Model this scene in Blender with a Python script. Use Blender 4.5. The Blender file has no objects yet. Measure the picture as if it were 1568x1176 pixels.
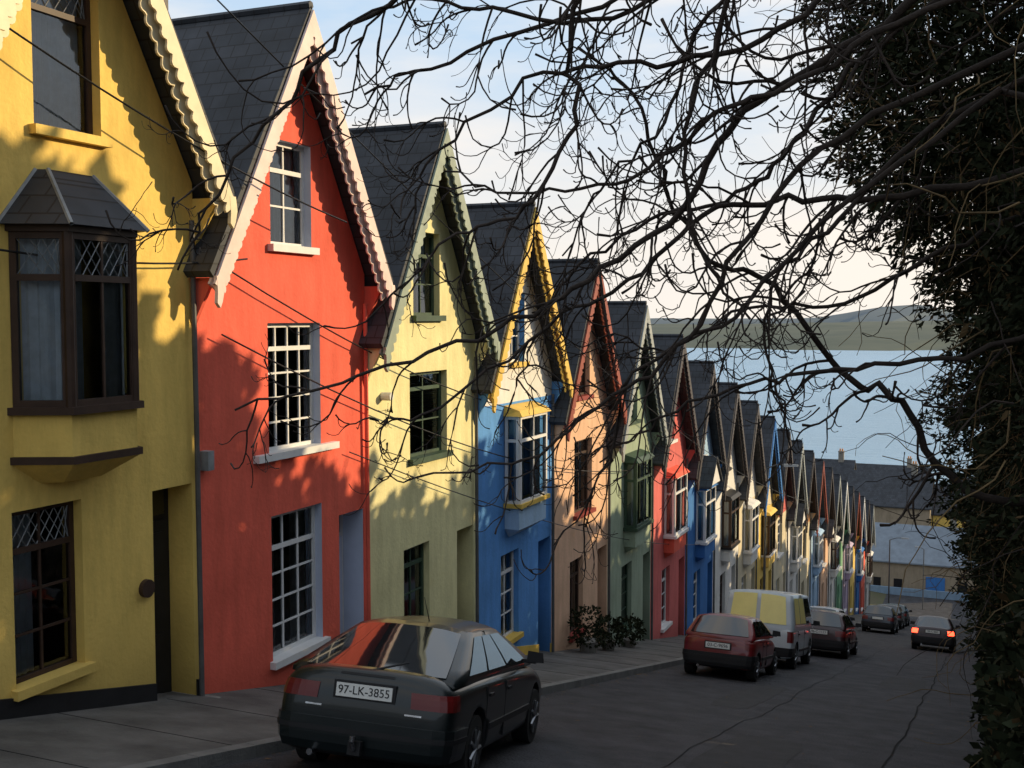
import bpy, math, random, bmesh
import numpy as np
from mathutils import Vector, Matrix
from mathutils.bvhtree import BVHTree
random.seed(7); rng=np.random.default_rng(7)
G=0.2367; FX=-9.3; W=4.22; HW=2.108
scene=bpy.context.scene
# ------------------------------------------------------------------ materials
def mat(name,col,rough=0.8,var=0.12,scale=3.0,bump=0.0,bscale=40,spec=0.3,metal=0.0,col2=None,streak=0.0,coat=0.0,bdist=.02):
    m=bpy.data.materials.new(name); m.use_nodes=True; nt=m.node_tree; N=nt.nodes; L=nt.links
    b=N['Principled BSDF']; b.inputs['Roughness'].default_value=rough
    b.inputs['Specular IOR Level'].default_value=spec; b.inputs['Metallic'].default_value=metal
    b.inputs['Coat Weight'].default_value=coat; b.inputs['Coat Roughness'].default_value=0.05
    tc=N.new('ShaderNodeTexCoord'); n=N.new('ShaderNodeTexNoise'); n.inputs['Scale'].default_value=scale; n.inputs['Detail'].default_value=6
    n.inputs['Roughness'].default_value=0.65
    L.new(tc.outputs['Object'],n.inputs['Vector'])
    r=N.new('ShaderNodeValToRGB'); L.new(n.outputs['Fac'],r.inputs['Fac'])
    c=Vector(col); d=Vector(col2) if col2 else c*(1-var*2)
    r.color_ramp.elements[0].position=.3; r.color_ramp.elements[1].position=.7
    r.color_ramp.elements[0].color=(*d,1); r.color_ramp.elements[1].color=(*(c if col2 else c*(1+var*.4)),1)
    out=r.outputs['Color']
    if streak>0:
        mp=N.new('ShaderNodeMapping'); mp.inputs['Scale'].default_value=(2,2,.45); L.new(tc.outputs['Object'],mp.inputs['Vector'])
        n2=N.new('ShaderNodeTexNoise'); n2.inputs['Scale'].default_value=1.6; n2.inputs['Detail'].default_value=9; n2.inputs['Roughness'].default_value=.7; L.new(mp.outputs[0],n2.inputs['Vector'])
        r2=N.new('ShaderNodeValToRGB'); r2.color_ramp.elements[0].position=.32; r2.color_ramp.elements[1].position=.6
        k=1-streak; r2.color_ramp.elements[0].color=(k,k,k*.97,1); r2.color_ramp.elements[1].color=(1,1,1,1)
        L.new(n2.outputs['Fac'],r2.inputs['Fac'])
        mx=N.new('ShaderNodeMix'); mx.data_type='RGBA'; mx.blend_type='MULTIPLY'; mx.inputs[0].default_value=1
        L.new(out,mx.inputs[6]); L.new(r2.outputs['Color'],mx.inputs[7]); out=mx.outputs[2]
        sp=N.new('ShaderNodeSeparateXYZ'); L.new(tc.outputs['Object'],sp.inputs[0])
        ad=N.new('ShaderNodeMath'); ad.operation='MULTIPLY_ADD'; L.new(n2.outputs['Fac'],ad.inputs[0]); ad.inputs[1].default_value=-1.6; L.new(sp.outputs['Z'],ad.inputs[2])
        mr=N.new('ShaderNodeMapRange'); mr.inputs['From Min'].default_value=-1.2; mr.inputs['From Max'].default_value=.15; mr.inputs['To Min'].default_value=.55; mr.inputs['To Max'].default_value=1; L.new(ad.outputs[0],mr.inputs['Value'])
        m2=N.new('ShaderNodeMix'); m2.data_type='RGBA'; m2.blend_type='MULTIPLY'; m2.inputs[0].default_value=1
        L.new(out,m2.inputs[6]); L.new(mr.outputs[0],m2.inputs[7]); out=m2.outputs[2]
    L.new(out,b.inputs['Base Color'])
    if bump>0:
        n3=N.new('ShaderNodeTexNoise'); n3.inputs['Scale'].default_value=bscale; n3.inputs['Detail'].default_value=5; L.new(tc.outputs['Object'],n3.inputs['Vector'])
        bp=N.new('ShaderNodeBump'); bp.inputs['Strength'].default_value=bump; bp.inputs['Distance'].default_value=bdist
        L.new(n3.outputs['Fac'],bp.inputs['Height']); L.new(bp.outputs[0],b.inputs['Normal'])
    return m
def render_wall(name,col): return mat(name,col,.85,.07,1.3,.4,16,.2,streak=.2)
def slate():
    m=mat('slate',(.045,.05,.06),.6,.3,2.5,.0,spec=.35); nt=m.node_tree;N=nt.nodes;L=nt.links;b=N['Principled BSDF']
    tc=N.new('ShaderNodeTexCoord'); sp=N.new('ShaderNodeSeparateXYZ'); cb=N.new('ShaderNodeCombineXYZ'); L.new(tc.outputs['Object'],sp.inputs[0])
    L.new(sp.outputs['X'],cb.inputs['X']); L.new(sp.outputs['Z'],cb.inputs['Y'])
    br=N.new('ShaderNodeTexBrick'); br.inputs['Scale'].default_value=1; br.inputs['Brick Width'].default_value=.26; br.inputs['Row Height'].default_value=.2; br.inputs['Mortar Size'].default_value=.01
    br.inputs['Color1'].default_value=(.026,.031,.04,1); br.inputs['Color2'].default_value=(.04,.045,.056,1); br.inputs['Mortar'].default_value=(.015,.015,.018,1)
    n=N.new('ShaderNodeTexNoise'); n.inputs['Scale'].default_value=1.4; n.inputs['Detail'].default_value=6; L.new(tc.outputs['Object'],n.inputs['Vector'])
    mr=N.new('ShaderNodeMapRange'); mr.inputs['From Min'].default_value=.3; mr.inputs['From Max'].default_value=.7; mr.inputs['To Min'].default_value=.65; mr.inputs['To Max'].default_value=1.35; L.new(n.outputs['Fac'],mr.inputs['Value'])
    mu=N.new('ShaderNodeMix'); mu.data_type='RGBA'; mu.blend_type='MULTIPLY'; mu.inputs[0].default_value=1; L.new(br.outputs['Color'],mu.inputs[6]); L.new(mr.outputs[0],mu.inputs[7])
    L.new(cb.outputs[0],br.inputs['Vector']); L.new(mu.outputs[2],b.inputs['Base Color'])
    bp=N.new('ShaderNodeBump'); bp.inputs['Strength'].default_value=.5; bp.inputs['Distance'].default_value=.02; bp.invert=True
    L.new(br.outputs['Fac'],bp.inputs['Height']); L.new(bp.outputs[0],b.inputs['Normal'])
    return m
def glassmat(name):
    m=bpy.data.materials.new(name); m.use_nodes=True; nt=m.node_tree;N=nt.nodes;L=nt.links
    for n in list(N): N.remove(n)
    o=N.new('ShaderNodeOutputMaterial'); g=N.new('ShaderNodeBsdfGlossy'); g.inputs['Roughness'].default_value=.04; g.inputs['Color'].default_value=(.9,.95,1,1)
    t=N.new('ShaderNodeBsdfTransparent'); t.inputs['Color'].default_value=(.8,.85,.85,1)
    fr=N.new('ShaderNodeFresnel'); fr.inputs['IOR'].default_value=1.75
    tc=N.new('ShaderNodeTexCoord'); n=N.new('ShaderNodeTexNoise'); n.inputs['Scale'].default_value=2.5; L.new(tc.outputs['Object'],n.inputs['Vector'])
    bp=N.new('ShaderNodeBump'); bp.inputs['Strength'].default_value=.12; bp.inputs['Distance'].default_value=.05; L.new(n.outputs['Fac'],bp.inputs['Height']); L.new(bp.outputs[0],g.inputs['Normal'])
    mx=N.new('ShaderNodeMixShader'); L.new(fr.outputs[0],mx.inputs[0]); L.new(t.outputs[0],mx.inputs[1]); L.new(g.outputs[0],mx.inputs[2]); L.new(mx.outputs[0],o.inputs[0])
    return m
SLATE=slate(); GLASS=glassmat('window_glass')
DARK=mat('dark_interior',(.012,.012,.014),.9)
WHITE=mat('white_paint',(.72,.72,.72),.5,.06,4,spec=.4)
BROWNF=mat('brown_frame',(.06,.035,.025),.5,.2)
BLACK=mat('black_paint',(.02,.02,.022),.5,.2)
CURT=mat('net_curtain',(.62,.68,.78),.9,.1,8)
GREENF=mat('green_frame',(.05,.09,.06),.5,.2)
REDF=mat('red_sill',(.3,.05,.04),.5,.15)
YELF=mat('yellow_trim',(.75,.5,.1),.5,.1)
PIPE=mat('pipe',(.12,.12,.12),.5,.2)
LEAD=mat('lead',(.3,.32,.34),.5,.2)
CONC=mat('concrete',(.26,.25,.23),.9,.2,5,.4,60)
# ------------------------------------------------------------------ mesh builder
class MB:
    def __init__(s): s.v=[];s.f=[];s.m=[];s.mats=[]
    def mi(s,m):
        if m not in s.mats: s.mats.append(m)
        return s.mats.index(m)
    def poly(s,pts,m):
        i=len(s.v); s.v+= [tuple(p) for p in pts]; s.f.append(tuple(range(i,i+len(pts)))); s.m.append(s.mi(m))
    def hexa(s,c,m):
        i=len(s.v); s.v+=[tuple(p) for p in c]; k=s.mi(m)
        for f in ((3,2,1,0),(4,5,6,7),(0,1,5,4),(1,2,6,5),(2,3,7,6),(3,0,4,7)): s.f.append(tuple(i+j for j in f)); s.m.append(k)
    def box(s,x0,x1,y0,y1,z0,z1,m):
        s.hexa([(x0,y0,z0),(x1,y0,z0),(x1,y1,z0),(x0,y1,z0),(x0,y0,z1),(x1,y0,z1),(x1,y1,z1),(x0,y1,z1)],m)
    def extr(s,pts,d,m):
        n=len(pts); i=len(s.v); s.v+=[tuple(p) for p in pts]+[tuple(Vector(p)+Vector(d)) for p in pts]; k=s.mi(m)
        s.f.append(tuple(range(i+n-1,i-1,-1))); s.m.append(k); s.f.append(tuple(range(i+n,i+2*n))); s.m.append(k)
        for j in range(n):
            q=(j+1)%n; s.f.append((i+j,i+q,i+n+q,i+n+j)); s.m.append(k)
    def tube(s,pts,rad,m,sides=5):
        k=s.mi(m); i0=len(s.v); P=[Vector(p) for p in pts]; n=len(P)
        for a in range(n):
            t=(P[min(a+1,n-1)]-P[max(a-1,0)])
            if t.length<1e-6: t=Vector((0,0,1))
            t.normalize(); u=t.cross(Vector((0.13,0.21,.97))).normalized(); w=t.cross(u)
            for b in range(sides):
                an=2*math.pi*b/sides; s.v.append(tuple(P[a]+(u*math.cos(an)+w*math.sin(an))*rad[a]))
        for a in range(n-1):
            for b in range(sides):
                c=(b+1)%sides; s.f.append((i0+a*sides+b,i0+a*sides+c,i0+(a+1)*sides+c,i0+(a+1)*sides+b)); s.m.append(k)
        s.f.append(tuple(i0+(n-1)*sides+b for b in range(sides))); s.m.append(k)
    def cyl(s,c,ax,r,l,m,sides=20):
        ax=Vector(ax).normalized(); c=Vector(c); s.tube([c-ax*l/2,c+ax*l/2],[r,r],m,sides)
        i0=len(s.v)-2*sides; s.f.append(tuple(i0+b for b in range(sides-1,-1,-1))); s.m.append(s.mi(m))
    def build(s,name,parent=None,smooth=False):
        me=bpy.data.meshes.new(name); me.from_pydata(s.v,[],s.f)
        for m in s.mats: me.materials.append(m)
        me.polygons.foreach_set('material_index',s.m)
        if smooth: me.polygons.foreach_set('use_smooth',[True]*len(s.f))
        me.update()
        o=bpy.data.objects.new(name,me); bpy.context.collection.objects.link(o)
        if parent: o.parent=parent
        return o
def empty(name,loc=(0,0,0)):
    e=bpy.data.objects.new(name,None); bpy.context.collection.objects.link(e); e.location=loc; return e
class Pan:
    def __init__(s,mb,P,Q):
        s.mb=mb; s.P=Vector((*P,0)); d=Vector((*Q,0))-s.P; s.L=d.length; s.u=d.normalized(); s.n=Vector((s.u.y,-s.u.x,0))
    def pt(s,u,n,z): 
        p=s.P+s.u*u+s.n*n; return (p.x,p.y,z)
    def box(s,u0,u1,n0,n1,z0,z1,m):
        s.mb.hexa([s.pt(u0,n0,z0),s.pt(u0,n1,z0),s.pt(u1,n1,z0),s.pt(u1,n0,z0),s.pt(u0,n0,z1),s.pt(u0,n1,z1),s.pt(u1,n1,z1),s.pt(u1,n0,z1)],m)
    def window(s,z0,z1,fm,cols=2,rows=2,trans=None,fw=.065,bw=.028,curt=None,lattice=False,blind=False):
        L=s.L
        s.box(0,fw,-.04,.03,z0,z1,fm); s.box(L-fw,L,-.04,.03,z0,z1,fm); s.box(fw,L-fw,-.04,.028,z0,z0+fw,fm); s.box(fw,L-fw,-.04,.028,z1-fw,z1,fm)
        zt=z1-fw
        if trans: 
            zt=z0+(z1-z0)*trans; s.box(fw,L-fw,-.035,.032,zt-fw/2,zt+fw/2,fm)
        for i in range(1,cols):
            u=fw+(L-2*fw)*i/cols; s.box(u-bw/2,u+bw/2,-.015,.02,z0+fw,z1-fw,fm)
        for j in range(1,rows):
            z=z0+fw+(zt-z0-fw)*j/rows; s.box(fw,L-fw,-.014,.018,z-bw/2,z+bw/2,fm)
        s.mb.poly([s.pt(fw,0,z0+fw),s.pt(L-fw,0,z0+fw),s.pt(L-fw,0,z1-fw),s.pt(fw,0,z1-fw)],GLASS)
        if lattice:
            a=fw; zz0=zt+fw/2;hh=z1-fw-zz0
            while a<L-fw-.01:
                for sg in (0,1):
                    q=min(a+hh*.7,L-fw)
                    s.mb.tube([s.pt(a,.006,zz0 if sg else zz0+hh),s.pt(q,.006,zz0+hh if sg else zz0)],[.006,.006],LEAD,3)
                a+=.13
        if curt is not None:
            segs=[(0.02,L*.98)] if curt=='full' else ([(0.02,L*.36),(L*.64,L*.98)] if curt=='side' else [(0.02,L*.55)])
            for (a,b) in segs:
                n=max(6,int((b-a)/.035)); pr=None
                for i in range(n+1):
                    u=a+(b-a)*i/n; nn=-.14+.022*math.sin(u*62+L*9)+.012*math.sin(u*23)
                    c=(s.pt(u,nn,z0+.03),s.pt(u,nn,z1-.03))
                    if pr: s.mb.poly([pr[0],c[0],c[1],pr[1]],CURT)
                    pr=c
        if blind:
            z=z1-.1
            while z>z0+(z1-z0)*.3:
                s.box(fw,L-fw,-.09,-.05,z,z+.012,GREENF if fm is GREENF else CURT); z-=.045
# ------------------------------------------------------------------ houses
EAVE=6.15; PEAK=9.78
def roofz(y): return PEAK-(PEAK-EAVE)*abs(y)/2.15
def house(n,wu,wl,split,barge,frame,sill,mid='flat',plinth=None,reveal=None,doorc=None,low=(-.85,.12),midr=(-.55,.78),midz=(3.6,5.45),lowz=(.62,2.5),attz=(6.55,8.05),att=(-.45,.58),cols=2,rows=3,curt=('full','side','side'),ov=.42,oc=None,hood=False):
    c=11.45+W*(n+.5); zc=-G*c
    root=empty('terraced_house',(FX,c,zc)); reveal=reveal or wl
    door=(1.27,2.0); dz=2.42
    ops=[(att[0],att[1],*attz),(low[0],low[1],*lowz),(door[0],door[1],-.34,dz)]
    if mid=='flat': ops.append((midr[0],midr[1],*midz))
    mb=MB()
    ys=sorted(set([-HW,HW,0]+[o[0] for o in ops]+[o[1] for o in ops]))
    for a,b in zip(ys[:-1],ys[1:]):
        hs=sorted([(o[2],o[3]) for o in ops if o[0]<=a+1e-6 and o[1]>=b-1e-6])
        z=-1.2; segs=[]
        for h in hs: segs.append((z,h[0])); z=h[1]
        segs.append((z,None))
        for (z0,z1) in segs:
            if z1 is None:
                zz=[z0]
                if z0<split<6: zz.append(split)
                for q0,q1 in zip(zz[:-1],zz[1:]): mb.poly([(0,a,q0),(0,b,q0),(0,b,q1),(0,a,q1)],wl)
                mb.poly([(0,a,zz[-1]),(0,b,zz[-1]),(0,b,roofz(b)),(0,a,roofz(a))],wu if zz[-1]>=split-1e-6 else wl)
            else:
                cuts=[z0]+([split] if z0<split<z1 else [])+[z1]
                for q0,q1 in zip(cuts[:-1],cuts[1:]): mb.poly([(0,a,q0),(0,b,q0),(0,b,q1),(0,a,q1)],wl if q1<=split+1e-6 else wu)
    for (a,b,z0,z1) in ops:
        isd=z0<0; D=-.45 if isd else -.2; rm=reveal
        mb.poly([(0,a,z0),(D,a,z0),(D,a,z1),(0,a,z1)],rm); mb.poly([(0,b,z0),(0,b,z1),(D,b,z1),(D,b,z0)],rm)
        mb.poly([(0,a,z1),(D,a,z1),(D,b,z1),(0,b,z1)],rm); mb.poly([(0,a,z0),(0,b,z0),(D,b,z0),(D,a,z0)],CONC if isd else sill)
    for y in (-HW,HW):
        mb.poly([(0,y,-1.2),(-8,y,-1.2),(-8,y,EAVE+.05),(0,y,EAVE+.05)],wl)
    mb.poly([(-8,-HW,-1.2),(-8,HW,-1.2),(-8,HW,EAVE),(-8,0,PEAK),(-8,-HW,EAVE)],wl)
    yi=HW-.06
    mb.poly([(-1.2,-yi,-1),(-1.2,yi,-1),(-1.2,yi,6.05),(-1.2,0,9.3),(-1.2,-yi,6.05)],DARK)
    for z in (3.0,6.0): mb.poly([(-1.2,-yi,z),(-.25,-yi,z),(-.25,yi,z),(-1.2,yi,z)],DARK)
    mb.build('walls',root)
    if plinth:
        p=MB(); g=lambda y:-G*y
        for (a,b) in ((-HW,door[0]-.02),(door[1]+.02,HW)):
            p.hexa([(0.002,a,-1),(.035,a,-1),(.035,b,-1),(.002,b,-1),(.002,a,g(a)+.34),(.035,a,g(a)+.34),(.035,b,g(b)+.34),(.002,b,g(b)+.34)],plinth)
        p.build('plinth',root)
    w=MB(); X=-.15
    Pan(w,(X,att[0]),(X,att[1])).window(*attz,frame,1 if n==-1 else 2,1 if n==-1 else 2,.72,curt=curt[0],lattice=(n==-1))
    Pan(w,(X,low[0]),(X,low[1])).window(*lowz,frame,cols,rows,.76,curt=curt[2],lattice=(n==-1))
    if mid=='flat': Pan(w,(X,midr[0]),(X,midr[1])).window(*midz,frame,cols+1 if n==0 else cols,rows,.8,curt=curt[1],blind=(n==1))
    for (a,b,z) in [(att[0],att[1],attz[0]),(low[0],low[1],lowz[0])]+([(midr[0],midr[1],midz[0])] if mid=='flat' else []):
        ex=(.25 if (n==0 and 3<z<5) else 0); e=(.12 if ex else .07)+ex
        w.box(-.12,.1,a-e,b+e,z-.09,z+.012,sill)
    w.build('windows',root)
    d=MB(); a,b=door; dm=doorc or BLACK
    d.box(-.44,-.38,a+.003,b-.003,-.34,dz-.003,frame if frame is WHITE else dm)
    d.box(-.38,-.355,a+.08,b-.08,-.3,1.95,dm)
    for q in ((-.15,.5),(.65,1.25),(1.35,1.8)): d.box(-.355,-.34,a+.17,b-.17,q[0],q[1],dm)
    d.box(-.338,-.3,a+.13,a+.17,.85,.97,LEAD)
    d.poly([(-.37,a+.1,2.02),(-.37,b-.1,2.02),(-.37,b-.1,dz-.06),(-.37,a+.1,dz-.06)],GLASS)
    d.box(-.38,.32,a-.12,b+.12,-.75,-.36,CONC); d.build('door',root)
    if hood:
        h=MB(); ya,yb=-.75,.9; ym=(ya+yb)/2
        h.extr([(.003,ya,5.6),(.003,yb,5.6),(.003,ym,6.45)],(.52,0,0),WHITE)
        for (P,Q) in (((ya-.1,5.52),(ym,6.52)),((yb+.1,5.52),(ym,6.52))): h.hexa([(.003,P[0],P[1]),(.6,P[0],P[1]),(.6,Q[0],Q[1]),(.003,Q[0],Q[1]),(.003,P[0],P[1]+.07),(.6,P[0],P[1]+.07),(.6,Q[0],Q[1]+.07),(.003,Q[0],Q[1]+.07)],SLATE)
        h.build('hood',root)
    if mid=='oriel':
        pl=[(0,-.78),(.52,-.52),(.52,.42),(0,.68)]
        o=MB(); z0,z1=3.6,5.42
        for P,Q in zip(pl[:-1],pl[1:]):
            pn=Pan(o,P,Q); front=abs(P[0]-Q[0])<1e-6
            pn.window(z0,z1,frame,2 if front else 1,1,.74,fw=.07,curt='full' if not front else 'side',lattice=True)
        for P in pl[1:-1]: o.cyl((P[0],P[1],(z0+z1)/2),(0,0,1),.055,z1-z0,frame,8)
        def ring(off,z): return [(0,pl[0][1]-off,z),(pl[1][0]+off,pl[1][1]-off*.6,z),(pl[2][0]+off,pl[2][1]+off*.6,z),(0,pl[3][1]+off,z)]
        def slab(off,za,zb,m,off2=None): o.hexa(ring(off,za)+ring(off if off2 is None else off2,zb),m)
        slab(.09,3.52,3.6,frame); slab(.02,3.08,3.52,wl); slab(.07,3.0,3.08,frame); slab(-.32,2.76,3.0,wl,.05)
        slab(.06,z1,z1+.07,frame)
        A=ring(.16,z1+.07);B=[(0,-.42,6.1),(.12,-.36,6.1),(.12,.28,6.1),(0,.34,6.1)]; o.hexa(A+B,SLATE)
        for a_,b_ in zip(A,B): o.tube([a_,b_],[.025,.025],LEAD,5)
        o.build('oriel_window',root)
    elif mid=='bay':
        yb0,yb1=midr[0]-.1,midr[1]+.1; pr=.34; o=MB(); z0,z1=midz; bm_=oc or wl
        for P,Q in (((.02,yb0),(pr,yb0)),((pr,yb0),(pr,yb1)),((pr,yb1),(.02,yb1))):
            Pan(o,P,Q).window(z0,z1,frame,2 if P[0]==Q[0] else 1,1,.72,curt='side' if P[0]==Q[0] else None)
        o.box(0.003,pr+.08,yb0-.07,yb1+.07,z0-.09,z0,sill); o.box(.003,pr,yb0,yb1,z0-.55,z0-.09,bm_)
        o.hexa([(.003,yb0+.2,z0-.75),(.03,yb0+.2,z0-.75),(.03,yb1-.2,z0-.75),(.003,yb1-.2,z0-.75),(.003,yb0,z0-.55),(pr,yb0,z0-.55),(pr,yb1,z0-.55),(.003,yb1,z0-.55)],bm_)
        o.hexa([(.003,yb0-.08,z1),(pr+.1,yb0-.08,z1),(pr+.1,yb1+.08,z1),(.003,yb1+.08,z1),(.003,yb0-.02,z1+.22),(pr,yb0,z1+.12),(pr,yb1,z1+.12),(.003,yb1+.02,z1+.22)],sill if sill is not WHITE else bm_)
        o.build('bay_window',root)
    r=MB()
    for sg in (-1,1):
        e=Vector((0,sg*2.24,EAVE-.12)); t=Vector((0,0,PEAK+.05)); th=Vector((0,sg*.075,.05))
        r.hexa([(-8.1,e.y,e.z),(ov,e.y,e.z),(ov,t.y,t.z),(-8.1,t.y,t.z)]+[(-8.1,e.y+th.y,e.z+th.z+.03),(ov,e.y+th.y,e.z+th.z+.03),(ov,t.y+sg*.001,t.z+.1),(-8.1,t.y+sg*.001,t.z+.1)],SLATE)
    r.tube([(-8.1,0,PEAK+.15),(ov,0,PEAK+.15)],[.06,.06],SLATE,6)
    r.box(-7.9,ov-.06,2.3,2.38,EAVE-.12,EAVE-.05,PIPE)
    r.build('roof',root)
    g=MB()
    for sg in (-1,1):
        A=Vector((0,0,PEAK+.08)); B=Vector((0,sg*2.28,EAVE-.2)); u=(B-A); Ls=u.length; u.normalize(); nd=Vector((0,u.z,-u.y))
        if nd.z>0: nd=-nd
        per=.17; ns=int(Ls/per)*5
        for (xo,wd_,am,th) in ((ov+.012,.14,.09,.035),(ov-.07,.23,.08,.03)):
            pt=[];pb=[]
            for i in range(ns+1):
                d_=Ls*i/ns; ph=(d_/per)%1.0
                p=A+u*d_; q=p+nd*(wd_+am*math.sin(math.pi*ph)**.6)
                if sg*q.y<0: q.y=0
                pt.append(p); pb.append(q)
            F=lambda p,x:(x,p.y,p.z)
            for i in range(ns):
                a0,a1,b0,b1=pt[i],pt[i+1],pb[i],pb[i+1]
                g.poly([F(a0,xo+th),F(b0,xo+th),F(b1,xo+th),F(a1,xo+th)],barge)
                g.poly([F(a0,xo),F(a1,xo),F(b1,xo),F(b0,xo)],barge)
                g.poly([F(b0,xo),F(b1,xo),F(b1,xo+th),F(b0,xo+th)],barge)
                g.poly([F(a0,xo),F(a0,xo+th),F(a1,xo+th),F(a1,xo)],barge)
        yb=sg*2.2
        prof=[(yb-.05,EAVE-.1),(yb+.07,EAVE-.1),(yb+.1,EAVE-.28),(yb+.06,EAVE-.42),(yb+.02,EAVE-.5),(yb-.04,EAVE-.44),(yb-.03,EAVE-.3)]
        g.extr([(ov+.0,p[0],p[1]) for p in prof],(.05,0,0),barge)
        g.extr([(0.003,sg*2.1,EAVE-.75),(0.003,sg*2.1,EAVE-.12),(ov-.08,sg*2.1,EAVE-.12)],(0,sg*.06,0),wl)
    g.build('bargeboards',root)
    p=MB(); p.tube([(.07,2.0,EAVE-.4),(.07,2.03,3.2),(.07,2.05,-.5)],[.035]*3,wl if n in (0,) else PIPE,8)
    p.build('downpipe',root)
    return root
def RW(n,c): return render_wall('render_'+n,c)
yel=RW('yellow',(.86,.61,.17)); red=RW('red',(.84,.15,.1)); y2=RW('pale_yellow',(.82,.76,.42)); wh=RW('white',(.78,.77,.75)); bl=RW('blue',(.12,.33,.74))
pea=RW('peach',(.78,.5,.34)); sage=RW('sage',(.34,.42,.32)); pink=RW('pink_red',(.68,.17,.16)); dbl=RW('deep_blue',(.06,.2,.52)); crm=RW('cream',(.7,.62,.45)); lbl=RW('light_blue',(.4,.58,.8)); org=RW('orange',(.7,.32,.1)); grn=RW('green',(.2,.4,.25)); lil=RW('lilac',(.55,.45,.6)); 
lav=mat('lavender_paint',(.5,.55,.68),.6,.05)
bpink=mat('barge_pinkwhite',(.78,.62,.58),.5,.1); bgrn=mat('barge_greygreen',(.3,.36,.3),.5,.15); bred=mat('barge_redbrown',(.3,.07,.04),.5,.15); bdk=mat('barge_dark',(.06,.05,.05),.5,.2); bgry=mat('barge_grey',(.35,.38,.38),.5,.15)
house(-2,crm,crm,9,WHITE,WHITE,WHITE)
house(-1,yel,yel,9,mat('barge_cream',(.78,.68,.46),.5,.1),BROWNF,yel,mid='oriel',plinth=BLACK,att=(-.42,.55),attz=(6.55,8.35),curt=('full','side','half'),ov=.5)
house(0,red,red,9,bpink,WHITE,WHITE,reveal=lav,low=(-.52,.78),lowz=(.6,2.7),midr=(-.55,.78),cols=3,rows=4,doorc=lav,curt=('full',None,'side'))
house(1,y2,y2,9,bgrn,GREENF,GREENF,midz=(4.02,5.55),midr=(-.6,.86),lowz=(1.0,2.45),cols=2,rows=2,curt=('side',None,'side'))
house(2,wh,bl,5.72,YELF,WHITE,YELF,mid='bay',oc=lbl,plinth=YELF,att=(-.35,.45))
house(3,pea,pea,9,bred,BROWNF,REDF,mid='flat',cols=2,rows=1)
house(4,sage,sage,9,bgry,GREENF,GREENF,mid='bay',plinth=None)
house(5,pink,pink,9,bdk,WHITE,WHITE,mid='bay',oc=red)
house(6,lbl,dbl,5.6,bdk,WHITE,WHITE,mid='bay',hood=True)
house(7,wh,wh,9,bdk,BROWNF,BLACK,mid='bay',plinth=BLACK)
house(8,wh,crm,5.6,bdk,WHITE,WHITE,mid='bay',oc=wh)
cfg=[(crm,yel,dbl),(pink,crm,bdk),(wh,wh,bgry),(org,crm,bdk),(wh,lbl,bred),(pea,pea,bdk),(crm,wh,bgry),(grn,grn,WHITE),(wh,lil,bdk),(yel,yel,bred),(dbl,dbl,WHITE),(crm,red,bdk),(wh,wh,bgry)]
for i,(a,b,c) in enumerate(cfg):
    house(9+i,a,b,5.6 if a is not b else 9,c,WHITE if i%3 else BROWNF,WHITE,mid='bay' if i%2==0 else 'flat',hood=(i in (2,5)))
# ------------------------------------------------------------------ ground, road, pavement
END=121.0
def zg(y):
    if y<END: return -G*y
    if y<170: return -G*END-.02*(y-END)
    if y<430: return -G*END-1-(y-170)*.16
    return max(-75,-G*END-1-260*.16-(y-430)*.3)
grass=mat('ground_soil',(.07,.08,.035),.95,.3,.6,.4,8,col2=(.09,.075,.05))
tm=MB(); xs=[-6000,-1500,-400,-100,-40,-17.5,-9.4,-6.9,.4,.8,1.3,4,12,40,150,500,1500,6000]
ys=[-600,-100,-20,0]+[i*10 for i in range(1,12)]+[END,145,170,230,300,430,520,700,1500,5000,14000]
def gz(x,y):
    z=zg(y)-.03
    if x>.7: z+=1.5 if x>1.2 else .9
    if x>12: z+=(min(x,60)-12)*.02
    if x<-17: z+= .8
    return z
vi={}
for j,y in enumerate(ys):
    for i,x in enumerate(xs): vi[i,j]=len(tm.v); tm.v.append((x,y,gz(x,y)))
k=tm.mi(grass)
for j in range(len(ys)-1):
    for i in range(len(xs)-1): tm.f.append((vi[i,j],vi[i+1,j],vi[i+1,j+1],vi[i,j+1])); tm.m.append(k)
tm.build('ground')
ASP=mat('asphalt',(.072,.072,.08),.85,.15,1.6,1.0,26,spec=.2,col2=(.034,.034,.038),bdist=.05)
r=MB()
def strip(mb,x0,x1,y0,y1,dz,m,n=1):
    for i in range(n):
        a=y0+(y1-y0)*i/n;b=y0+(y1-y0)*(i+1)/n
        mb.poly([(x0,a,-G*a+dz),(x1,a,-G*a+dz),(x1,b,-G*b+dz),(x0,b,-G*b+dz)],m)
strip(r,-6.78,.32,-25,END,0,ASP,40)
r.poly([(-40,END,-G*END),(30,END,-G*END),(30,END+9,-G*END-.18),(-40,END+9,-G*END-.18)],ASP)
r.build('road')
PATCH=mat('asphalt_patch',(.045,.045,.048),.85,.15,3,.8,40,spec=.2); CRK=mat('tar_seal',(.025,.025,.026),.95,.2,spec=.05)
p=MB()
def patch(x0,x1,y0,y1):
    n=26; P=[]
    for i in range(n):
        a=2*math.pi*i/n; cx=math.copysign(abs(math.cos(a))**.35,math.cos(a)); cy=math.copysign(abs(math.sin(a))**.35,math.sin(a)); x=(x0+x1)/2+(x1-x0)/2*cx+random.uniform(-.04,.04); y=(y0+y1)/2+(y1-y0)/2*cy+random.uniform(-.06,.06); P.append((x,y,-G*y+.004))
    p.poly(P,PATCH)
patch(-3.2,-2.2,12.5,16); patch(-2.2,-1.2,27,31); patch(-4.4,-3.7,19,24)
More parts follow.
